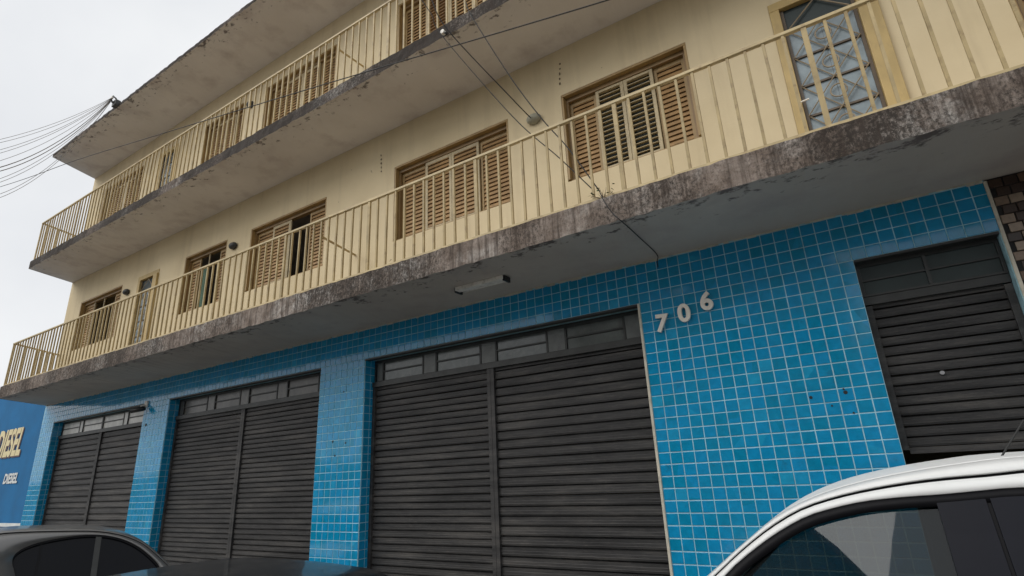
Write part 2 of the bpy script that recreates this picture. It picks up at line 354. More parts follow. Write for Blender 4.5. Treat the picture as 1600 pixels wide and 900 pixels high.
def slab(name, z0, z1, d, xo, edge_mat, drop=0.0):
    """floor slab whose street edge is uneven worn concrete"""
    top = MB(); n = 260; rnd = random.Random(name + str(z0))
    xs = [xo + (XR_ - xo) * i / n for i in range(n + 1)]
    lo = [(x, -d + rnd.uniform(-.006, .006), z0 + rnd.uniform(-.008, .006)) for x in xs]
    mid = [(x, -d + rnd.uniform(-.009, .007), (z0 + z1) / 2) for x in xs]
    hi = [(x, -d + rnd.uniform(-.006, .008), z1 + rnd.uniform(-.004, .006)) for x in xs]
    e = MB(); e.grid([lo, mid, hi])
    e.grid([[(XL, -.0, z0), (xo, -d, z0)], [(XL, 0, z1), (xo, -d, z1)]][::-1])
    ob = e.build('slab_edge', edge_mat, None)
    s = MB(); iy = 6.0
    s.grid([lo, [(XL + (XR_ - XL) * i / n, 0, z0) for i in range(n + 1)]]); s.quad((XL, 0, z0), (XR_, 0, z0), (XR_, iy, z0), (XL, iy, z0))
    s.grid([[(XL + (XR_ - XL) * i / n, 0, z1) for i in range(n + 1)], hi]); s.quad((XL, 0, z1), (XL, iy, z1), (XR_, iy, z1), (XR_, 0, z1))
    s.quad((XL, 0, z0), (XL, iy, z0), (XL, iy, z1), (XL, 0, z1)); s.quad((XR_, -d, z0), (XR_, -d, z1), (XR_, iy, z1), (XR_, iy, z0))
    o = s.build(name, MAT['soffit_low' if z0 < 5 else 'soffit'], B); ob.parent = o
    return o
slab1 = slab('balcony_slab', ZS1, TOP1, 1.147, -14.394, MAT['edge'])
slab2 = slab('balcony_slab', ZS2, TOP2, 1.055, -14.804, MAT['edge_dark'])
roof = slab('roof_slab', ZR, ZR + .085, 1.125, -14.80, MAT['edge_dark'])
MB().box(XL + .1, XR_ - .1, -.5, 5.9, ZR + .087, ZR + .25).build('roof_top', MAT['rooftile'], roof)

# ---- tiles
def tile_mesh(w_, h_, ch=.003, t=.006):
    m = MB(); a, b_ = w_ / 2, h_ / 2
    outer = [(-a, t, -b_), (a, t, -b_), (a, t, b_), (-a, t, b_)]; mid = [(-a, .0015, -b_), (a, .0015, -b_), (a, .0015, b_), (-a, .0015, b_)]
    inn = [(-a + ch, 0, -b_ + ch), (a - ch, 0, -b_ + ch), (a - ch, 0, b_ - ch), (-a + ch, 0, b_ - ch)]
    m.poly(inn)
    for i in range(4):
        j = (i + 1) % 4; m.quad(mid[i], mid[j], inn[j], inn[i]); m.quad(outer[i], outer[j], mid[j], mid[i])
    return m
TW, TH = PX - .0080, PZ - .0080
tile_me = tile_mesh(TW, TH).mesh('tile', MAT['tile'])
tile_src = tile_mesh(TW, TH)
def add_tile(mb, M_, sx=1, sz=1):
    n = len(mb.v); mb.v += [tuple(M_ @ Vector((x * sx, y, z * sz))) for x, y, z in tile_src.v]; mb.f += [tuple(n + i for i in f) for f in tile_src.f]
rest = MB(); single = []
COL0, COL1 = math.floor(XL / PX) + 1, math.floor(2.97 / PX)
def blocked(cx, cz):
    if cz > ZD: return False
    return any(a - .02 < cx < b + .0 for a, b in BAYS) or RDOOR[0] - .01 < cx
def tilt(): return (random.gauss(0, .0035), 0, random.gauss(0, .0035))
cells = []
segs = [(XL, -14.50), (-10.25, -9.33), (-5.03, -4.09), (0.0, 1.959)]
for r_ in range(0, 4):                                    # lintel rows
    for c in range(COL0, COL1 + 1):
        cx = (c + .5) * PX
        if cx + PX / 2 > 3.02 or cx - PX / 2 < XL: continue
        sc_ = 1.0
        if cx + PX / 2 > 2.965: x_l = cx - PX / 2 + .005; cx = (x_l + 2.962) / 2; sc_ = (2.962 - x_l) / TW
        cells.append((cx, ZD + (r_ + .5) * PZ, sc_))
for (a, b_) in segs:
    k = max(1, round((b_ - a) / PX)); pw = (b_ - a) / k
    for r_ in range(0, 31):
        for c in range(k): cells.append((a + (c + .5) * pw, ZD - (r_ + .5) * PZ, (pw - .0080) / TW))
def size_px(c):
    d = (Vector((c[0], 0, c[1])) - CAM); f = d.dot(ROWS[2])
    u = 800 + FPX * d.dot(ROWS[0]) / f; v = 450 + FPX * d.dot(ROWS[1]) / f
    vis = 0 <= u <= 1600 and 0 <= v <= 900
    if u > 1100 and v > 900 - (u - 1100) * .6 and v > 720: vis = False
    return (abs(d.y) / d.length ** 3) if vis else 0
cells.sort(key=size_px, reverse=True)
for i, (cx, cz, sx) in enumerate(cells):
    rx, _, rz = tilt()
    if i < 300:
        o = link('tile', tile_me, B, (cx, random.uniform(-.0008, .0008), cz), (rx, random.gauss(0, .002), rz)); o.scale = (sx, 1, 1)
    else:
        add_tile(rest, Matrix.Translation((cx, random.uniform(-.0008, .0008), cz)) @ Matrix.Rotation(rx, 4, 'X') @ Matrix.Rotation(rz, 4, 'Z'), sx)
for (x, sgn) in [(b_, 1) for a, b_ in segs[:3]] + [(a, -1) for a, b_ in segs[1:]]:   # reveals of the piers
    for r_ in range(0, 31):
        for k in range(2):
            m_ = Matrix.Translation((x + sgn * .006, .012 + (k + .5) * .105, ZD - (r_ + .5) * PZ)) @ Matrix.Rotation(R(90) * sgn, 4, 'Z') @ Matrix.Rotation(random.gauss(0, .006), 4, 'Z')
            add_tile(rest, m_, .90)
tag(rest.build('tile', MAT['tile'], B), kind='stuff')
for x_, y_, r0 in ((1267, 621, .014), (1321, 613, .017), (1318, 608, .009), (1300, 634, .008), (1334, 645, .008), (228, 664, .03), (537, 612, .012), (520, 690, .016), (540, 692, .014), (523, 712, .013)):
    q = on_y(x_, y_, -.001); MB().tube([(q.x, -.0035, q.z), (q.x, .002, q.z)], r0, 7).build('chip', MAT['dark'], B)
for a_, b2_ in BAYS + [RDOOR]: MB().box(a_ + .002, b2_ - .002, -.002, .085, ZD - .022, ZD - .001).build('lintel_shade', MAT['iron'], B)  # thin dark strips painting in the shadow band under each lintel
# cream corner beads at the door edges, ragged plaster line under the balcony
for x in (-.0145,): MB().box(x - .010, x + .014, -.010, .03, .14, ZD - .002).build('corner_trim', MAT['trim'], B)
for x in (-9.335, -14.505, -4.095): MB().box(x - .012, x + .012, .20, .235, .14, ZD - .3).build('corner_trim', MAT['trim'], B)
MB().box(2.962, 2.985, -.012, .012, 2.0, ZS1 - .02).build('corner_trim', MAT['trim'], B)
pl = MB(); rnd = random.Random(3)
x = XL + .05
while x < 2.95:
    L = rnd.uniform(.03, .14); hgt = rnd.uniform(.008, .028)
    pl.box(x, min(x + L, 2.96), -.006 - rnd.uniform(0, .004), .003, ZS1 - hgt, ZS1 - .001); x += L + rnd.choice((.002, .004, .05))
tag(pl.build('plaster_joint', MAT['trim'], B), kind='stuff')
# brown mosaic
mz = tile_mesh(.083, .070, .004, .011).mesh('mosaic_tile', MAT['mosaic'])
for i in range(14):
    for j in range(16):
        x = 3.035 + i * .092 + (j % 2) * .03; z = ZS1 - .05 - j * .078
        link('mosaic_tile', mz, B, (x, .004 + random.uniform(-.002, .002), z), (random.gauss(0, .01), random.gauss(0, .02), random.gauss(0, .01)))

# ---- shop-front bays: transom and roller shutters
def slat_mesh(w_, p=.1005):
    m = MB(); pr = [(0, .034), (.002 * p / .1, .002), (.022 * p / .1, -.003), (.026 * p / .1, -.001), (.050 * p / .1, -.002), (.054 * p / .1, .0005), (.082 * p / .1, -.001), (.085 * p / .1, .010), (.087 * p / .1, .034), (p, .036)]
    m.grid([[(0, y, z), (w_, y, z)] for z, y in pr]); return m
def roller(x0, x1, zb, zt, yc, P=.1005):
    e = empty('roller_shutter', (x0, yc, zb), B)
    n = int((zt - zb) / P); me = slat_mesh(x1 - x0 - .10, P).mesh('slat', MAT['shutter'], False)
    for i in range(n + 1):
        link('slat', me, e, (.05, random.uniform(-.003, .003), i * P + random.uniform(-.002, .002)), (random.gauss(0, .022), random.gauss(0, .0012), random.gauss(0, .0015)))
    for gx in (0.0, x1 - x0 - .05): MB().box(gx, gx + .05, -.030, .03, -.02, zt - zb).build('guide', MAT['shutter'], e)
    MB().box(.05, x1 - x0 - .05, -.006, .02, -.05, -.002).build('bottom_bar', MAT['shutter'], e)
    return e
def bar_part(name, m, parent, *a): return MB().box(*a).build(name, m, parent)
YS = .195
for bi, (a, b_) in enumerate(BAYS):
    mid = (a + b_) / 2; zt = 2.985
    p0, p1 = ((.118, .118), (.076, .076), (.083, .104))[bi]
    roller(a + .004, mid - .002, PZV + .055, zt - .055, YS, p0); roller(mid + .002, b_ - .004, PZV + .055, zt - .055, YS, p1)
    bar_part('shutter_beam', MAT['iron'], B, a + .003, b_ - .003, .15, .235, zt - .053, zt + .012)
    t = empty('transom', (a, .19, zt), B); W = b_ - a; h = ZD - zt - .01; d = .018
    fr = MB(); fr.box(0.005, W - .005, 0, .04, .013, .03); fr.box(.005, W - .005, 0, .04, h - .04, h)
    fr.box(.005, .03, -.001, .04, .03, h - .04); fr.box(W - .03, W - .005, -.001, .04, .03, h - .04)
    if bi == 0: edges = [.03, .95, 1.12, 2.06, 2.09, 3.02, 3.20, W - .03]; solid = [(.95, 1.12), (3.02, 3.20)]; pn = [(.03, .95), (1.12, 2.06), (2.09, 3.02), (3.20, W - .03)]
    else:
        k = W / 4.075; solid = [(.04 * k, .17 * k), (.92 * k, 1.15 * k), (1.88 * k, 2.12 * k), (2.85 * k, 3.10 * k), (3.82 * k, 4.02 * k)]
        pn = [(solid[i][1], solid[i + 1][0]) for i in range(4)]
    for (p0, p1) in pn:
        for e_ in (p0, p1): fr.box(e_ - .012, e_ + .012, -.004, .03, .031, h - .041)
        fr.box(p0 + .013, p1 - .013, -.003, .028, h * .49 - .009, h * .49 + .009)
        for z0, z1 in ((.032, h * .49 - .010), (h * .49 + .010, h - .042)):
            MB().box(p0 + .014, p1 - .014, .016, .022, z0, z1).build('pane', MAT[('pane_pale', 'pane_brown', 'pane')[bi]], t)
    for s0, s1 in solid:
        MB().box(s0 + .013, s1 - .013, .004, .024, .032, h - .042).build('panel', MAT[('pane_pale', 'pane_brown', 'panel')[bi]], t)
    fr.build('frame', MAT['iron'], t)
# right door: half raised shutter, green panes
a, b_ = RDOOR
roller(a + .004, b_ - .004, 1.74, 2.92, .15, .0825)
bar_part('shutter_beam', MAT['iron'], B, a + .003, b_ - .003, .11, .19, 2.93, 3.0)
t = empty('transom', (a, .10, 3.0), B); fr = MB(); W = b_ - a; h = ZD - 3.0 - .006
fr.box(.005, W - .005, 0, .04, .002, .02); fr.box(.005, W - .005, 0, .04, h - .045, h)
for x_ in (.005, W / 2 - .012, W - .03): fr.box(x_, x_ + .025, -.003, .04, .021, h - .046)
fr.box(.031, W / 2 - .013, -.002, .03, h * .46 - .008, h * .46 + .008); fr.box(W / 2 + .014, W - .031, -.002, .03, h * .46 - .008, h * .46 + .008)
fr.build('frame', MAT['iron'], t)
for x0, x1 in ((.031, W / 2 - .013), (W / 2 + .014, W - .031)):
    for z0, z1 in ((.021, h * .46 - .009), (h * .46 + .009, h - .046)): MB().box(x0, x1, .014, .02, z0, z1).build('pane', MAT['pane_green'], t)
MB().tube([(2.36, .142, 2.295), (2.36, .125, 2.295)], .016, 12).build('lock', MAT['rim'], B)

# ---- windows
def make_window(x0, x1, zs, zt, style, fine):
    W = x1 - x0; H_ = zt - zs; e = empty('window', (x0, 0, zs), B)
    f = MB(); fd = .156
    f.box(.002, W - .002, .002, fd, H_ - .032, H_ - .002); f.box(.002, .032, .002, fd, .03, H_ - .033); f.box(W - .032, W - .002, .002, fd, .03, H_ - .033)
    f.box(.002, W - .002, .03, fd, .002, .029)
    f.build('frame', MAT['frame'], e, bevel=.004)
    g_ = MB(); g_.box(.033, W - .033, .07, .15, H_ - .087, H_ - .034); g_.box(.033, .063, .072, .15, .031, H_ - .088); g_.box(W - .063, W - .033, .072, .15, .031, H_ - .088)
    g_.build('inner_frame', MAT['frame_dark'], e)
    n = 4; ix0, ix1 = .064, W - .064; lw = (ix1 - ix0) / n; z0, z1 = .031, H_ - .088
    allslats = MB()
    for k in range(n):
        kind = style[k]
        a = ix0 + k * lw; b2 = a + lw; y = .116 if k in (0, 3) else .084; st = .045 if k in (1, 2) else .04
        if kind == 'o':                                   # leaf slid away: dark room, pane frame and maybe a curtain
            MB().box(a + .002, a + .022, y, y + .02, z0, z1).build('stile', MAT['louver_pale'], e); continue
        if kind == 'c':
            cu = MB(); rows = []
            for zz in (z0 + .02, z1 - .25):
                rows.append([(a + .03 + i * (lw - .1) / 24, .14 + .015 * math.sin(i * 1.3), zz) for i in range(25)])
            cu.grid(rows); cu.build('curtain', MAT['curtain'], e); continue
        lf = MB()
        lf.box(a + .002, a + st, y, y + .028, z0, z1); lf.box(b2 - st, b2 - .002, y, y + .028, z0, z1)
        lf.box(a + st, b2 - st, y + .001, y + .027, z0, z0 + .05); lf.box(a + st, b2 - st, y + .001, y + .027, z1 - .055, z1)
        lf.build('shutter_leaf', MAT['louver_pale' if k in (1, 2) else 'frame'], e, bevel=.003 if fine else 0)
        pitch = .063; ns = int((z1 - z0 - .115) / pitch); ang = R(14 if kind == 'L' else 70)
        sm = MB(); mt = MAT['louver_pale' if kind == 'L' else 'louver']
        hw = (b2 - a) / 2 - st - .001; q = Matrix.Rotation(ang, 4, 'X')
        if fine: me = MB().box(-hw, hw, -.033, .033, -.004, .004, q).mesh('louver', mt)
        for i in range(ns + 1):
            c = Vector(((a + b2) / 2, y + .016, z0 + .085 + i * pitch))
            if fine: link('louver', me, e, c)
            else: allslats.box(-hw, hw, -.033, .033, -.004, .004, Matrix.Translation(c) @ q)
    if not fine and allslats.v:
        o = allslats.build('louver', MAT['louver'], e); tag(o, kind='stuff')
    if 'L' in style: MB().box(.07, W - .07, .158, .162, .03, H_ - .09).build('pane', MAT['pane_green'], e)
    return e
def make_door(x0, x1, zb, zt, ornate):
    W = x1 - x0; H_ = zt - zb; e = empty('balcony_door', (x0, 0, zb), B)
    f = MB(); f.box(.002, W - .002, -.012, .10, H_ - .10, H_ - .003); f.box(.002, .095, -.012, .10, .004, H_ - .101); f.box(W - .165, W - .002, -.045, .10, .004, H_ - .101)
    f.build('frame', MAT['door_ochre'], e, bevel=.004)
    a, b2 = .097, W - .167; z0, z1 = .01, H_ - .102
    lf = MB(); lf.box(a, a + .03, .03, .07, z0, z1); lf.box(b2 - .03, b2, .03, .07, z0, z1); lf.box(a + .031, b2 - .031, .03, .07, z0, z0 + .12)
    ncol, nrow = 2, 5; tz = z1 - .28
    hz = [z0 + .12 + (tz - z0 - .12) * i / nrow for i in range(nrow + 1)]
    for z in hz[1:]: lf.box(a + .031, b2 - .031, .032, .066, z - .010, z + .010)
    xm = (a + b2) / 2
    lf.build('leaf_frame', MAT['leaf_iron'], e)
    for i in range(nrow):
        for x2, x3 in ((a + .031, xm - .001), (xm + .001, b2 - .031)):
            MB().box(x2, x3, .05, .055, hz[i] + .013, hz[i + 1] - .013).build('pane', MAT['frost'], e)
    g_ = MB()                                              # ornamental ironwork in front of the panes
    ya = .018
    def circ(cx, cz, rx, rz, a0, a1, n=12): g_.tube([(cx + rx * math.cos(a0 + (a1 - a0) * i / n), ya, cz + rz * math.sin(a0 + (a1 - a0) * i / n)) for i in range(n + 1)], .0075, 5)
    for i in range(0, nrow, 1):
        zc = (hz[i] + hz[i + 1]) / 2; rz = (hz[i + 1] - hz[i]) / 2; rx = (b2 - a) / 2 - .03
        for q0, q1 in ((a + .03, xm), (xm, b2 - .03)):
            g_.tube([(q0, ya, hz[i]), (q1, ya, hz[i + 1])], .006, 5); g_.tube([(q0, ya + .013, hz[i + 1]), (q1, ya + .013, hz[i])], .006, 5)
        circ(xm, zc, .07, .07, 0, 2 * math.pi)
    g_.tube([(a + .05, ya, tz + .02), (xm, ya, z1 - .02)], .0075, 5); g_.tube([(b2 - .05, ya, tz + .02), (xm, ya, z1 - .02)], .0075, 5)
    MB().box(a + .031, b2 - .031, .05, .055, tz + .013, z1 - .002).build('pane', MAT['pane_green'], e)
    g_.build('grille', MAT['grille'], e)
    MB().tube([(.07, -.03, .92), (.07, -.04, .95), (.16, -.045, .955)], .009, 6).build('handle', MAT['alu'], e)
    return e
STY1 = ['SooS', 'ScoS', 'SSoS', 'SSSS', 'SLLS', 'SSSS']
STY2 = ['SSSS', 'SSSS', 'SSSS', 'SLSS', 'SSSS', 'SSSS']
for i, (a, b_) in enumerate(WIN):
    make_window(a, b_, 5.0, 6.25, STY1[i], i in (2, 3, 4))
    make_window(a, b_, 5.0 + ZS2 - ZS1, 6.25 + ZS2 - ZS1, STY2[i], False)
for i, (a, b_) in enumerate(DOORS):
    make_door(a, b_, TOP1 + .004, 6.25, True); make_door(a, b_, TOP2 + .004, 6.25 + ZS2 - ZS1, True)
# ---- railings
def railing(zb, ht, d, xo, phase, name='railing'):
    e = empty(name, (0, -d + .06, zb), B); y = 0
    zt = ht; x0 = xo + .07
    MB().box(x0 - .02, XR_, -.020, .020, zt - .030, zt).build('top_rail', MAT['rail'], e, bevel=.004)
    MB().box(x0 - .02, XR_, -.014, .014, .035, .058).build('bottom_rail', MAT['rail'], e)
    bal = MB().box(-.0115, .0115, -.011, .011, .059, zt - .031).mesh('baluster', MAT['bar'])
    post = MB().box(-.020, .020, -.013, .013, -.015, zt - .031).mesh('post', MAT['bar'])
    pitch = .1495; n = int((XR_ - x0) / pitch); k0 = 0
    start = phase - math.floor((phase - x0) / pitch) * pitch
    i = 0; xx = start
    while xx < XR_ - .02:
        idx = round((xx - phase) / pitch)
        if idx % 11 == 4: link('post', post, e, (xx, 0, 0))
        else: link('baluster', bal, e, (xx, random.uniform(-.002, .002), 0), (random.gauss(0, .002), random.gauss(0, .004), random.gauss(0, .05)))
        xx += pitch
    MB().tube([(-3.85, .012, .77), (-4.40, d - .062, .98 if zb < 5 else 1.40)], .016, 6).build('stay_rod', MAT['bar'], e)   # stay back to the wall
    # corner post and the short return to the wall
    link('post', post, e, (x0 - .002, 0, 0))
    dx = XL - (xo); L = d - .06
    MB().bar((x0, .015, zt - .015), (x0 + dx * .92, L - .002, zt - .015), .04, .03).build('top_rail', MAT['rail'], e)
    MB().bar((x0, .015, .047), (x0 + dx * .92, L - .002, .047), .028, .023).build('bottom_rail', MAT['rail'], e)
    for k in range(1, 8):
        t_ = k / 8; link('baluster', bal, e, (x0 + dx * .92 * t_, L * t_, 0))
    return e
r1 = railing(TOP1 - .012, 1.012, 1.147, -14.46, -.245); r2 = railing(TOP2 - .006, 1.062, 1.055, -14.84, -.10)

# ------------------------------------------------------------------ things on the building
def text_mesh(s, size, mat, depth=.0, offset=.0, shear=0.0, sx=1.0):
    c = bpy.data.curves.new('text', 'FONT'); c.body = s; c.size = size; c.extrude = depth; c.offset = offset; c.shear = shear; c.align_x = 'CENTER'; c.align_y = 'CENTER'; c.resolution_u = 6
    o = bpy.data.objects.new('tmp', c); col.objects.link(o); dg = bpy.context.evaluated_depsgraph_get()
    me = bpy.data.meshes.new_from_object(o.evaluated_get(dg)); col.objects.unlink(o); bpy.data.objects.remove(o)
    me.materials.clear(); me.materials.append(mat)
    for v in me.vertices: v.co.x *= sx
    return me
for s, x, z in (('7', .215, 3.052), ('0', .452, 3.115), ('6', .682, 3.192)):
    me = text_mesh(s, .248, MAT['alu'], .014, .0076)
    o = link('house_number', me, None, (x, -.030, z), (R(90), R(3 if s == '7' else -1), 0))
    tag(o, 'raised metal numeral %s on the blue tiles' % dict(zip('706', ('seven', 'zero', 'six')))[s], 'numeral', 'house number 706')

    pin = MB()
    for dz in (-.05, .05): pin.tube([(.01, 0, dz), (.01, .028, dz)], .004, 6)
    pin.build('pin', MAT['black'], o, False).matrix_local = Matrix.Rotation(R(-90), 4, 'X')
# fluorescent batten under the balcony
fl = empty('fluorescent_light', (-1.62, -.60, ZS1)); tag(fl, 'small fluorescent batten fixed under the lower balcony', 'light fixture')
MB().box(-.33, .33, -.045, .045, -.048, -.002).build('housing', MAT['white'], fl, bevel=.006)
MB().tube([(-.30, .075, -.035), (.30, .075, -.035)], .014, 10).build('tube', MAT['white'], fl, True)
for sx in (-1, 1): MB().box(sx * .335 - .012, sx * .335 + .012, -.03, .095, -.062, -.003).build('end_cap', MAT['black'], fl)

def wall_lamp(x, z, lab, pale=False):
    e = empty('wall_lamp', (x, 0, z)); tag(e, lab, 'wall lamp', 'lamps on the upper wall')
    MB().tube([(0, -.002, 0), (0, -.03, 0)], .07, 14).build('base', MAT['dull' if pale else 'black'], e)
    rows = []
    for i in range(6):
        a = i / 5 * math.pi / 2; rows.append([(.085 * math.cos(a) * math.cos(t * math.pi / 8) * 1.25, -.03 - .075 * math.sin(a), .07 * math.cos(a) * math.sin(t * math.pi / 8)) for t in range(17)])
    MB().grid(rows).build('dome', MAT['dull' if pale else 'iron'], e, True)
wall_lamp(-7.747, 6.03, 'dark dome lamp between two shuttered windows, beside the open window')
wall_lamp(-11.873, 5.99, 'dark dome lamp beside the balcony door')
wall_lamp(-1.09, 6.05, 'pale oblong lamp where drop cables meet the wall', True)
wall_lamp(-7.747, 6.03 + ZS2 - ZS1, 'dark dome lamp on the top floor wall'); 
# security camera on the pier
sc = empty('security_camera', (-10.16, -.002, 3.30)); tag(sc, 'small security camera on the blue pier between two shutters', 'camera')
MB().box(-.05, .05, -.03, 0, -.06, .06).build('bracket', MAT['white'], sc, bevel=.005)
MB().tube([(0, -.03, -.02), (-.03, -.10, -.05)], .018, 8).build('arm', MAT['white'], sc)
MB().tube([(.06, -.06, -.09), (-.14, -.20, -.13)], .045, 12).build('body', MAT['black'], sc, True)
MB().tube([(-.14, -.20, -.13), (-.15, -.207, -.132)], .03, 12).build('lens', MAT['gloss_black'], sc)

# ---- cables
def cable(name, pts, r, label, mat='wire', group=None, n=24, sag=0.0):
    P = [Vector(p) for p in pts]; out = []
    if len(P) == 2:
        for i in range(n + 1):
            t_ = i / n; q = P[0].lerp(P[1], t_); q.z -= sag * 4 * t_ * (1 - t_); out.append(q)
    else:                                               # Catmull-Rom
        E_ = [P[0] * 2 - P[1]] + P + [P[-1] * 2 - P[-2]]
        for i in range(1, len(E_) - 2):
            for k in range(8):
                t_ = k / 8; a, b2, c, d = E_[i - 1], E_[i], E_[i + 1], E_[i + 2]
                out.append(.5 * ((2 * b2) + (c - a) * t_ + (2 * a - 5 * b2 + 4 * c - d) * t_ ** 2 + (3 * b2 - a - 3 * c + d) * t_ ** 3))
        out.append(P[-1])
    o = MB().tube(out, r, 6).build(name, MAT[mat], None, True); tag(o, label, 'cable', group); return o
# long service cable strung past the front
pts = [on_y(x, y, -2.0) for x, y in ((-160, 338), (0, 292), (120, 250), (240, 213), (420, 158), (600, 104), (800, 45), (950, 0), (1150, -62))]
cable('street_cable', pts, .006, 'long thin cable strung past the top floor in front of both balconies', 'wire')
# bundle from the roof rack
rk = Vector((-11.30, -1.20, ZR + .10))
ra = empty('cable_rack', rk); tag(ra, 'iron cable rack with insulator on the roof edge', 'cable rack')
MB().box(-.09, .09, -.01, .10, -.10, .05).build('bracket', MAT['iron'], ra, bevel=.01)
MB().tube([(-.05, -.02, .0), (-.06, -.05, .09), (.0, -.04, .14), (.07, .0, .06)], .018, 8).build('hook', MAT['iron'], ra, True)
MB().tube([(-.02, -.03, .10), (-.02, -.07, .10)], .03, 10).build('insulator', MAT['white'], ra)
for i in range(12):
    yy = 204 + (0, 6, 20, 24, 38, 44, 47, 50, 66, 72, 88, 92)[i] + random.uniform(-2, 2); sg = .12 + .035 * i + random.uniform(0, .15)
    cable('overhead_cable', [rk + Vector((-.05, -.05, .11 - .010 * i)), on_y(-60, yy + 24, -3.6)], .0065 if i in (5, 7) else .0036, 'thin overhead cable fanning out from the rack on the roof edge', 'wire_pale', 'cables from the roof rack', 20, sg)
# drop cables between the balconies
ins = on_y(692, 50, -1.09)
e = empty('cable_insulator', (ins.x, -1.058, ins.z)); tag(e, 'white porcelain insulator on the upper balcony edge', 'insulator')
MB().tube([(0, 0, 0), (0, -.05, 0)], .03, 10).build('knob', MAT['white'], e); MB().tube([(.03, 0, .0), (.03, -.03, -.03), (.06, -.045, -.06)], .012, 6).build('hook', MAT['iron'], e)
cable('drop_cable', [on_y(655, -6, -1.3), on_y(675, 24, -1.2), on_y(691, 56, -1.11), on_y(800, 181, -.9), on_y(873, 246, -.85), on_y(927, 297, -.9)], .0055, 'drop cable from the insulator down to the lower balcony floor', 'wire')
cable('drop_cable', [on_y(672, -6, -1.3), on_y(699, 46, -1.11), on_y(800, 154, -.5), on_y(832, 187, -.05)], .007, 'drop cable from the insulator to the pale wall lamp', 'wire')
cable('drop_cable', [on_y(728, 4, -1.06), on_y(738, 27, -1.07), on_y(800, 124, -.95), on_y(847, 186, -.85), on_y(888, 232, -.8), on_y(937, 299, -.95)], .007, 'drop cable leaving the slab edge right of the insulator', 'wire')
cable('drop_cable', [on_y(937, 300, -1.10), on_y(946, 318, -1.17), on_y(958, 334, -1.17), on_plane(968, 343, (0, 0, ZS1 - .016), (0, 0, 1)), on_plane(984, 357, (0, 0, ZS1 - .012), (0, 0, 1)), on_plane(1000, 372, (0, 0, ZS1 - .012), (0, 0, 1)), on_plane(1026, 397, (0, 0, ZS1 - .012), (0, 0, 1)), on_y(1027, 408, -.012), on_y(1028, 418, -.012)], .0048, 'black cable over the slab edge and under the balcony to the tiles', 'wire')
# dry weed sprouting from the slab edge
wd = empty('weed', (on_y(940, 298, -1.12).x, -1.10, TOP1)); tag(wd, 'dry weed sprouting from the lower balcony edge', 'weed')
sp = MB(); rw = random.Random(5)
for i in range(7):
    a = rw.uniform(-1.2, 1.2); L = rw.uniform(.08, .22); pts = [Vector((0, 0, -.02))]
    for k in range(1, 6): pts.append(Vector((math.sin(a) * L * k / 5, -.03 * k / 5 + rw.uniform(-.01, .01), L * k / 5 * math.cos(a) * (1 - .08 * k))))
    sp.tube(pts, [.004 - .0006 * j for j in range(6)], 5)
sp.build('stem', MAT['twig'], wd)
lv = MB()
for i in range(16):
    p = Vector((rw.uniform(-.12, .12), rw.uniform(-.04, .02), rw.uniform(.02, .14))); q = Matrix.Translation(p) @ Matrix.Rotation(rw.uniform(0, 6), 4, 'Z') @ Matrix.Rotation(rw.uniform(-1, 1), 4, 'X')
    lv.poly([q @ Vector(v) for v in ((0, 0, 0), (.012, .008, 0), (0, .035, 0), (-.012, .008, 0))])
lv.build('leaf', MAT['leaf'], wd)

# cables over the middle of the street
for i, (yy, zz) in enumerate(((-6.9, 6.6), (-7.0, 6.9), (-7.1, 7.4))):
    cable('overhead_cable', [(-40, yy, zz + .8), (30, yy, zz + .8)], .02, ('low', 'middle', 'high')[i] + ' cable of the three strung over the middle of the street', 'wire', None, 30, .8)
# old fixings and rust runs left on the upper wall
for x, y0, y1 in ((875, 100, 131), (596, 243, 268)):
    for k in range(5):
        q = on_y(x, y0 + (y1 - y0) * k / 4, 0); rr = random.uniform(.010, .02)
        MB().tube([(q.x + random.uniform(-.012, .012), -.006, q.z), (q.x, .001, q.z)], rr, 8).build('wall_fixing', MAT['twig'], B)
# ------------------------------------------------------------------ neighbour with painted sign
nb = empty('neighbour_building', (-15.2, 0, 0)); tag(nb, 'low blue painted workshop wall with cream lettering beside the tiled front', 'building')
MB().box(-14, 0.0,    .03, 8, PZV, 4.32).build('wall', MAT['blue'], nb)
MB().box(-14, -.002, .024, .029, .14, 1.02).build('base_band', MAT['navy'], nb)
MB().box(-14, -.002, .022, .0295, 1.022, 1.10).build('stripe', MAT['white_letter'], nb)
def sign(s, px_r, px_top, px_bot, mat, sx, shear, dz=0, off=.0):
    a = on_y(px_r[0], px_r[1], .02)
    hgt = on_y(*px_top, .02).z - on_y(*px_bot, .02).z
    me = text_mesh(s, hgt / .70, mat, .001, off, shear, sx)
    xs = [v.co.x for v in me.vertices]; w_ = max(xs)
    zc = (on_y(*px_top, .02).z + on_y(*px_bot, .02).z) / 2
    return me, a.x - w_, zc
me, X, Z = sign('DIESEL', (35, 690), (36, 671), (32, 712), MAT['red_letter'], .60, .25, off=.035)
link('lettering', me, nb, (X + 15.2 + .05, .018, Z - .03), (R(90), 0, 0))
me, X, Z = sign('DIESEL', (35, 690), (36, 671), (32, 712), MAT['cream_letter'], .62, .25, off=.03)
link('lettering', me, nb, (X + 15.2, .014, Z), (R(90), 0, 0))
me, X, Z = sign('DIESEL', (28, 747), (28, 740), (26, 755), MAT['white_letter'], .95, .2, off=.012)
link('lettering', me, nb, (X + 15.2, .014, Z), (R(90), 0, 0))

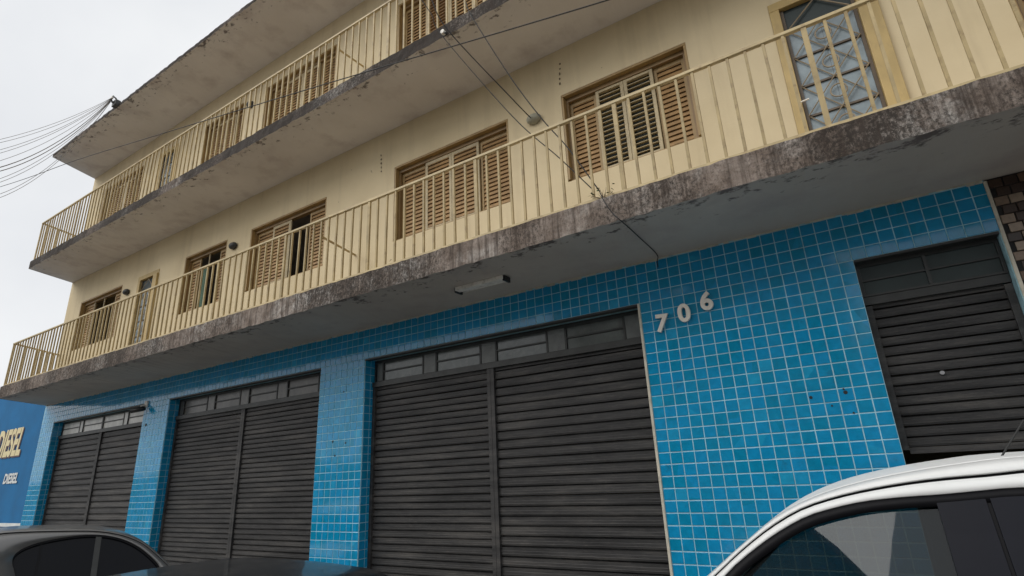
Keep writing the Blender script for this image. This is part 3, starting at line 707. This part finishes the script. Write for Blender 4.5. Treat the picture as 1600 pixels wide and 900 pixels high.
# ------------------------------------------------------------------ cars
def lerp_curve(pts, n):
    P = [Vector(p) for p in pts]; L = [0]
    for a, b2 in zip(P, P[1:]): L.append(L[-1] + (b2 - a).length)
    out = []
    for i in range(n):
        s = L[-1] * i / (n - 1); k = 0
        while k < len(P) - 2 and L[k + 1] < s: k += 1
        t_ = (s - L[k]) / max(1e-9, L[k + 1] - L[k]); a = P[max(k - 1, 0)]; b2 = P[k]; c = P[k + 1]; d = P[min(k + 2, len(P) - 1)]
        out.append(.5 * ((2 * b2) + (c - a) * t_ + (2 * a - 5 * b2 + 4 * c - d) * t_ ** 2 + (3 * b2 - a - 3 * c + d) * t_ ** 3))
    return out
def build_car(name, label, S, D, W, hr, zr, slope, belt, base, root_loc, rotz, front, rear, facing, paintm, glassm, pillars, hdr, n=64, seal=.012, chrome=None, hood_z=.98, boot_z=1.0):
    """S, D, W: side-view curves (x,z) of roof crown edge, roof ditch and window top, from the left end to the right end.
    hr half width at the ditch height zr; slope: outward lean per metre down."""
    root = empty(name, root_loc); root.rotation_euler.z = rotz; tag(root, label, 'car'); ox = (front + rear) / 2
    def hw(z): return hr + slope * (zr - z) + .05 * max(0, zr - z) ** 2
    S = lerp_curve([(x, 0, z) for x, z in S], n); D = lerp_curve([(x, 0, z) for x, z in D], n); W = lerp_curve([(x, 0, z) for x, z in W], n)
    def at(p, side, dy=0): return Vector((p.x - ox, side * (hw(p.z) + dy), p.z))
    ground_sides = (-1, 1)
    for side in ground_sides:
        s_in = [Vector((p.x - ox, side * (hw(q.z) - .075), p.z)) for p, q in zip(S, D)]
        s_md = [Vector(((p.x * .5 + q.x * .5) - ox, side * (hw(q.z) - .034), p.z * .55 + q.z * .45)) for p, q in zip(S, D)]
        d1 = [at(q, side, .0) for q in D]
        MB().grid([s_in, s_md, d1]).build('roof_rail', paintm, root, True, solid=.006)
        g0 = [v + Vector((0, -side * .008, 0)) for v in d1]; g1 = [v + Vector((0, -side * .004, -.014)) for v in d1]
        MB().strip(g0, g1).build('roof_gap', MAT['rubber'], root, True)
        f0 = [v + Vector((0, side * .001, -.012)) for v in d1]; f2 = [at(q, side, .010) for q in W]
        f1 = [(a + b2) / 2 + Vector((0, side * .003, 0)) for a, b2 in zip(f0, f2)]
        MB().grid([f0, f1, f2]).build('door_frame', paintm if not chrome else paintm, root, True, solid=.006)
        cx = sum(p.x for p in W) / len(W)
        def inset(p, dz, dx=.0):
            return Vector((p.x + (cx - p.x) * dx, 0, p.z - dz))
        k0 = [at(q, side, .008) for q in W]; k1 = [at(inset(q, seal * 1.6, .012), side, .004) for q in W]
        MB().strip(k0, k1).build('window_seal', MAT['rubber'], root, True, solid=.004)
        gl = [inset(q, seal * 1.2, .010) for q in W]
        rows = []
        for j in range(7):
            t_ = j / 6; rows.append([at(Vector((q.x, 0, q.z + (belt - q.z) * t_ if q.z > belt else q.z)), side, -.006) for q in gl])
        MB().grid(rows).build('side_glass', glassm, root, True)
        for (x0, x1, mt, dy) in pillars:                 # upright covers between the panes
            pm = MB(); zt0 = max((q.z for q in W if abs(q.x - (x0 + x1) / 2) < .15), default=zr) - .004
            rows = []
            for j in range(6):
                z = zt0 + (belt - zt0) * j / 5; rows.append([Vector((x - ox, side * (hw(z) + dy), z)) for x in (x0, (x0 + x1) / 2, x1)])
            pm.grid(rows).build('pillar', MAT[mt], root, False, solid=.005)
    # roof skin, windscreen, rear window (crowned between the rails)
    def skin(i0, i1, nm, mt, crown):
        rows = []
        for p, q in list(zip(S, D))[i0:i1 + 1]:
            h = hw(q.z) - .074; rows.append([Vector((p.x - ox + crown * .0, h * u, p.z + crown * (1 - u * u))) for u in [k / 8 for k in range(-8, 9)]])
        MB().grid(rows).build(nm, mt, root, True, solid=.005)
    ih = [next(i for i, p in enumerate(S) if p.x >= h) for h in hdr]
    skin(0, ih[0], 'windscreen' if facing < 0 else 'rear_window', glassm, .012)
    skin(ih[0], ih[1], 'roof', paintm, .012)
    skin(ih[1], n - 1, 'rear_window' if facing < 0 else 'windscreen', glassm, .012)
    # lower body: loft along x
    xa, xb = S[0].x, S[-1].x; lo, hi = min(front, rear), max(front, rear)
    st = []; fz, rz_ = (hood_z, boot_z) if facing < 0 else (boot_z, hood_z)
    prof = [(lo, .62, .72), (lo + .06, .74, .78), (lo + .2, fz - .16, .82), (lo + .45, fz - .08, .84), (xa - .05, S[0].z - .02, .85), (xa + .25, belt - .005, .86), ((xa + xb) / 2, belt - .005, .865), (xb - .25, belt - .005, .86), (xb + .05, S[-1].z - .02, .85), (hi - .40, rz_ - .06, .84), (hi - .18, rz_ - .12, .82), (hi - .05, .80, .78), (hi, .62, .72)]
    rows = []
    for x, h, w_ in lerp_curve(prof, 60):
        w_ *= base / .865; mid_in = xa + .2 < x < xb - .2
        sec = [(0, h + .02), (w_ * .55, h + .015), (w_ * .86, h - .005), (w_ * .95, h - .035), (w_, h - .16), (w_ * 1.005, h * .62), (w_ * .985, .36), (w_ * .95, .24), (0, .20)]
        rows.append([Vector((x - ox, -y_, z_)) for y_, z_ in sec] + [Vector((x - ox, y_, z_)) for y_, z_ in reversed(sec)])
    bd = MB().grid(rows); n0 = len(bd.v); m = len(rows[0])
    bd.f.append(tuple(range(m))); bd.f.append(tuple(reversed(range(59 * m, 60 * m))))
    bd.build('body', paintm, root, True)
    # wheels
    for wx in (lo + .80, hi - .78):
        for side in (-1, 1):
            we = empty('wheel', (wx - ox, side * (base - .07), .31), root)
            rr = []; 
            for yy, r_ in ((-.09, .21), (-.09, .29), (-.06, .31), (.06, .31), (.09, .29), (.09, .21)):
                rr.append([Vector((r_ * math.cos(k * math.pi / 12), side * yy, r_ * math.sin(k * math.pi / 12))) for k in range(25)])
            MB().grid(rr).build('tyre', MAT['tyre'], we, True)
            rb = MB(); rb.tube([(0, side * .02, 0), (0, side * .085, 0)], .06, 12)
            for k in range(5):
                a = k * 2 * math.pi / 5; rb.bar((0, side * .07, 0), (.2 * math.cos(a), side * .07, .2 * math.sin(a)), .05, .02, (0, 1, 0))
            rb.grid([[Vector((r_ * math.cos(k * math.pi / 12), side * yy, r_ * math.sin(k * math.pi / 12))) for k in range(25)] for yy, r_ in ((.07, .19), (.085, .212))]); rb.build('rim', MAT['rim'], we)
    # lamps, handles, seats
    for side in (-1, 1):
        fx, bx = (lo + .10, hi - .08) if facing < 0 else (hi - .10, lo + .08)
        MB().box(-.06, .06, -.14, .14, -.05, .05).build('headlight', MAT['lamp_clear'], root, False, (fx - ox, side * base * .74, .70), bevel=.02)
        MB().box(-.05, .05, -.10, .10, -.08, .08).build('tail_light', MAT['lamp_red'], root, False, (bx - ox, side * base * .74, .74), bevel=.02)
        for x0, x1, mt, dy in pillars[:1]:
            MB().box(-.09, .09, -.015, .015, -.014, .014).build('handle', paintm, root, False, (x0 - ox + .15, side * (base + .01), belt - .10), bevel=.008)
        for sx in (.33, .66):
            xx = xa + (xb - xa) * sx
            MB().box(-.09, .09, -.22, .22, .5, 1.06).build('seat', MAT['seat'], root, False, (xx - ox, side * .34, 0), bevel=.05)
            MB().box(-.05, .05, -.12, .12, 1.06, 1.24).build('headrest', MAT['seat'], root, False, (xx - ox, side * .34, 0), bevel=.04)
    return root


def side_frame(P0, th, SLP):
    """frame on a car's near side: P0 on the roof ditch, th heading of the car's long axis, SLP lean of the glass"""
    a = Vector((math.cos(th), math.sin(th), 0)); nn = Vector((-a.y, a.x, 0)); pn = (nn - Vector((0, 0, SLP))).normalized()
    return Vector(P0), a, nn, pn
def px_curve(pts, fr, dy=0):
    P0, a, nn, pn = fr; out = []
    for x, y in pts:
        v = on_plane(x, y, P0 + nn * dy, pn); out.append(((v - P0).dot(a), v.z - GZ))
    return out
def car_loc(fr, front, rear, hr):
    P0, a, nn, pn = fr; q = P0 + a * ((front + rear) / 2) + nn * hr; return (q.x, q.y, GZ)
def ext(c, front_pts, tail): return front_pts + c + [(c[-1][0] + dx, c[-1][1] + dz) for dx, dz in tail]
# white sport-utility car, near side towards the street
SL = .36
fr = side_frame((1.8, -2.98, 1.655), 0, SL)
S = px_curve([(1109, 900), (1145, 867), (1177.5, 839), (1210, 811.6), (1242.5, 792), (1275, 777.5), (1307.5, 766), (1356, 753), (1419, 740), (1502, 727), (1600, 716)], fr, .075)
D = px_curve([(1116, 900), (1145, 872), (1177.5, 843.5), (1210, 819), (1249, 796), (1288, 781.5), (1340, 768), (1405, 756), (1470, 747.5), (1556, 740), (1600, 735)], fr)
Wc = px_curve([(1134, 900), (1155, 879), (1177.5, 860), (1210, 836), (1242.5, 816.5), (1275, 802), (1340, 785.6), (1405, 777.5), (1473, 772.6), (1553, 765), (1600, 762)], fr)
S = ext(S, [(S[0][0] - .46, 1.13)], [(.35, .0), (.75, -.035), (1.0, -.09), (1.22, -.30), (1.42, -.60)])
D = ext(D, [(D[0][0] - .46, 1.12)], [(.35, .0), (.75, -.045), (1.0, -.11), (1.20, -.30), (1.38, -.58)])
Wc = ext(Wc, [(Wc[0][0] - .40, 1.13)], [(.35, -.005), (.70, -.055), (.92, -.15), (1.05, -.30), (1.15, -.54)])
gapx = px_curve([(1551, 800)], fr)[0][0]; bx0 = px_curve([(1476, 830)], fr)[0][0]
fx, rx = -1.95, 2.15
wc = build_car('white_car', 'white sport utility car with black door pillars parked before the tiled pier', S, D, Wc, .60, 1.855, SL, 1.13, .88, car_loc(fr, fx, rx, .60), 0, fx, rx, -1, MAT['car_white'], MAT['car_glass'],
          [(bx0, gapx - .008, 'gloss_black', .004), (gapx + .004, gapx + .11, 'gloss_black', .004), (gapx - .007, gapx + .003, 'rubber', .0)], (-.62, 1.25), seal=.022, hood_z=1.1, boot_z=1.15)
ab = on_y(1549, 719, -2.75); at_ = on_y(1600, 656, -2.75); w0 = Vector(car_loc(fr, fx, rx, .60))
MB().tube([ab - w0 - Vector((0, 0, .03)), at_ - w0], .0035, 6).build('aerial', MAT['wire'], wc)
# small grey hatchback parked nose-in by the shutters
SL2 = .34
P0 = on_plane(149, 831, (0, 0, 1.265), (0, 0, 1))
fr = side_frame(P0, R(72), SL2)
D = px_curve([(-95, 890), (-70, 858), (-40, 842), (0, 834), (45, 831), (87.5, 830), (122.5, 829.5), (149, 830), (175, 833), (201, 839.5), (227, 852), (257, 878)], fr)
S = [(x, z + .022) for x, z in D]
Wc = px_curve([(24, 900), (19, 880), (22, 868), (34, 858), (57, 849), (88, 842), (122.5, 837), (149, 836), (172, 838), (196, 844.5), (221, 858), (246, 881)], fr)
S = [(S[0][0] - .12, 1.0)] + S + [(S[-1][0] + .12, .95)]
D = [(D[0][0] - .10, .99)] + D + [(D[-1][0] + .12, .94)]
Wc = [(Wc[0][0] + .04, .95)] + Wc + [(Wc[-1][0] + .03, .945)]
bp = px_curve([(151, 865)], fr)[0][0]; dv = px_curve([(57, 890)], fr)[0][0]
fx, rx = 1.55, -1.95
build_car('grey_car', 'grey compact car with tinted windows parked by the far shutters', S, D, Wc, .58, 1.465, SL2, .94, .78, car_loc(fr, fx, rx, .58), R(72), fx, rx, 1, MAT['car_grey'], MAT['car_glass_dark'],
          [(bp - .03, bp + .025, 'iron', .004), (dv - .008, dv + .008, 'rubber', .003)], (-.95, .42), seal=.016, hood_z=.92, boot_z=.95)
# black car between the grey one and the white one, only its roof reaches into view
fr = side_frame((-1.7, -3.85, 1.17), 0, .36)
S = [(-1.75, .93), (-1.35, 1.17), (-.98, 1.345), (-.6, 1.385), (0, 1.395), (.5, 1.38), (.82, 1.34), (1.02, 1.17), (1.16, .95)]
D = [(x, z - .025) for x, z in S]; Wc = [(-1.55, .90), (-1.25, 1.12), (-.90, 1.275), (-.6, 1.31), (0, 1.32), (.45, 1.30), (.66, 1.24), (.80, 1.10), (.88, .90)]
fx, rx = -2.55, 1.30
build_car('black_car', 'black car with dusty roof standing between the grey car and the white car', S, D, Wc, .58, 1.37, .36, .90, .83, car_loc(fr, fx, rx, .58), 0, fx, rx, -1, MAT['car_black'], MAT['car_glass_dark'],
          [(-.10, -.02, 'gloss_black', .002)], (-1.0, .80))

# ------------------------------------------------------------------ across the street, out of view; house and shop shaped for their reflections
ow = empty('boundary_wall', (0, -13.0, PZV)); tag(ow, 'long low plastered wall across the street', 'wall')
MB().box(-70, -8.2, -.2, 0, 0, 2.52).build('wall', MAT['plaster_far'], ow); MB().box(-70, -8.2, -.25, .05, 2.522, 2.62).build('coping', MAT['kerb'], ow)
ob = empty('house', (0, -13.6, PZV)); tag(ob, 'unseen plastered house across the street, gables added for reflections', 'building')
hw_ = MB(); holes = [(x, x + 1.4, z, z + 1.3) for x in (-7.2, -4.8, -2.2, .0) for z in (1.1, 4.6)]
wall_with_holes(hw_, -8, 1.9, 0, 7.3, holes, 0, -.2)
for x0, x1 in ((-8, -2.9), (-2.9, 1.9)):
    hw_.poly([(x0, 0, 7.3), (x1, 0, 7.3), ((x0 + x1) / 2, 0, 9.5)]); 
hw_.build('wall', MAT['plaster_far'], ob)
MB().box(-8, 1.9, -8, -.6, 0, 7.28).build('core', MAT['dark'], ob)
for x0, x1 in ((-8, -2.9), (-2.9, 1.9)):
    xm = (x0 + x1) / 2
    for a, b_ in ((x0 - .15, xm), (x1 + .15, xm)):
        r_ = MB(); r_.grid([[(a, .4, 7.2), (b_, .4, 9.6)], [(a, -8, 7.2), (b_, -8, 9.6)]]); r_.build('roof', MAT['rooftile'], ob, solid=.1)
for a in holes: MB().box(a[0], a[1], -.14, -.12, a[2], a[3]).build('window', MAT['pane_green'], ob)
sh = empty('shop', (2.0, -13.6, PZV)); tag(sh, 'unseen low shop block across the street, height set for reflections', 'building')
MB().box(0, 14, -8, 0, 0, 4.6).build('wall', MAT['plaster_far'], sh); MB().box(-.0, 14.1, -8.1, .6, 4.602, 4.8).build('roof', MAT['kerb'], sh)
MB().box(1.0, 4.5, .002, .03, 0, 2.8).build('door', MAT['shutter'], sh); MB().box(6.0, 9.5, .002, .03, 0, 2.8).build('door', MAT['shutter'], sh)
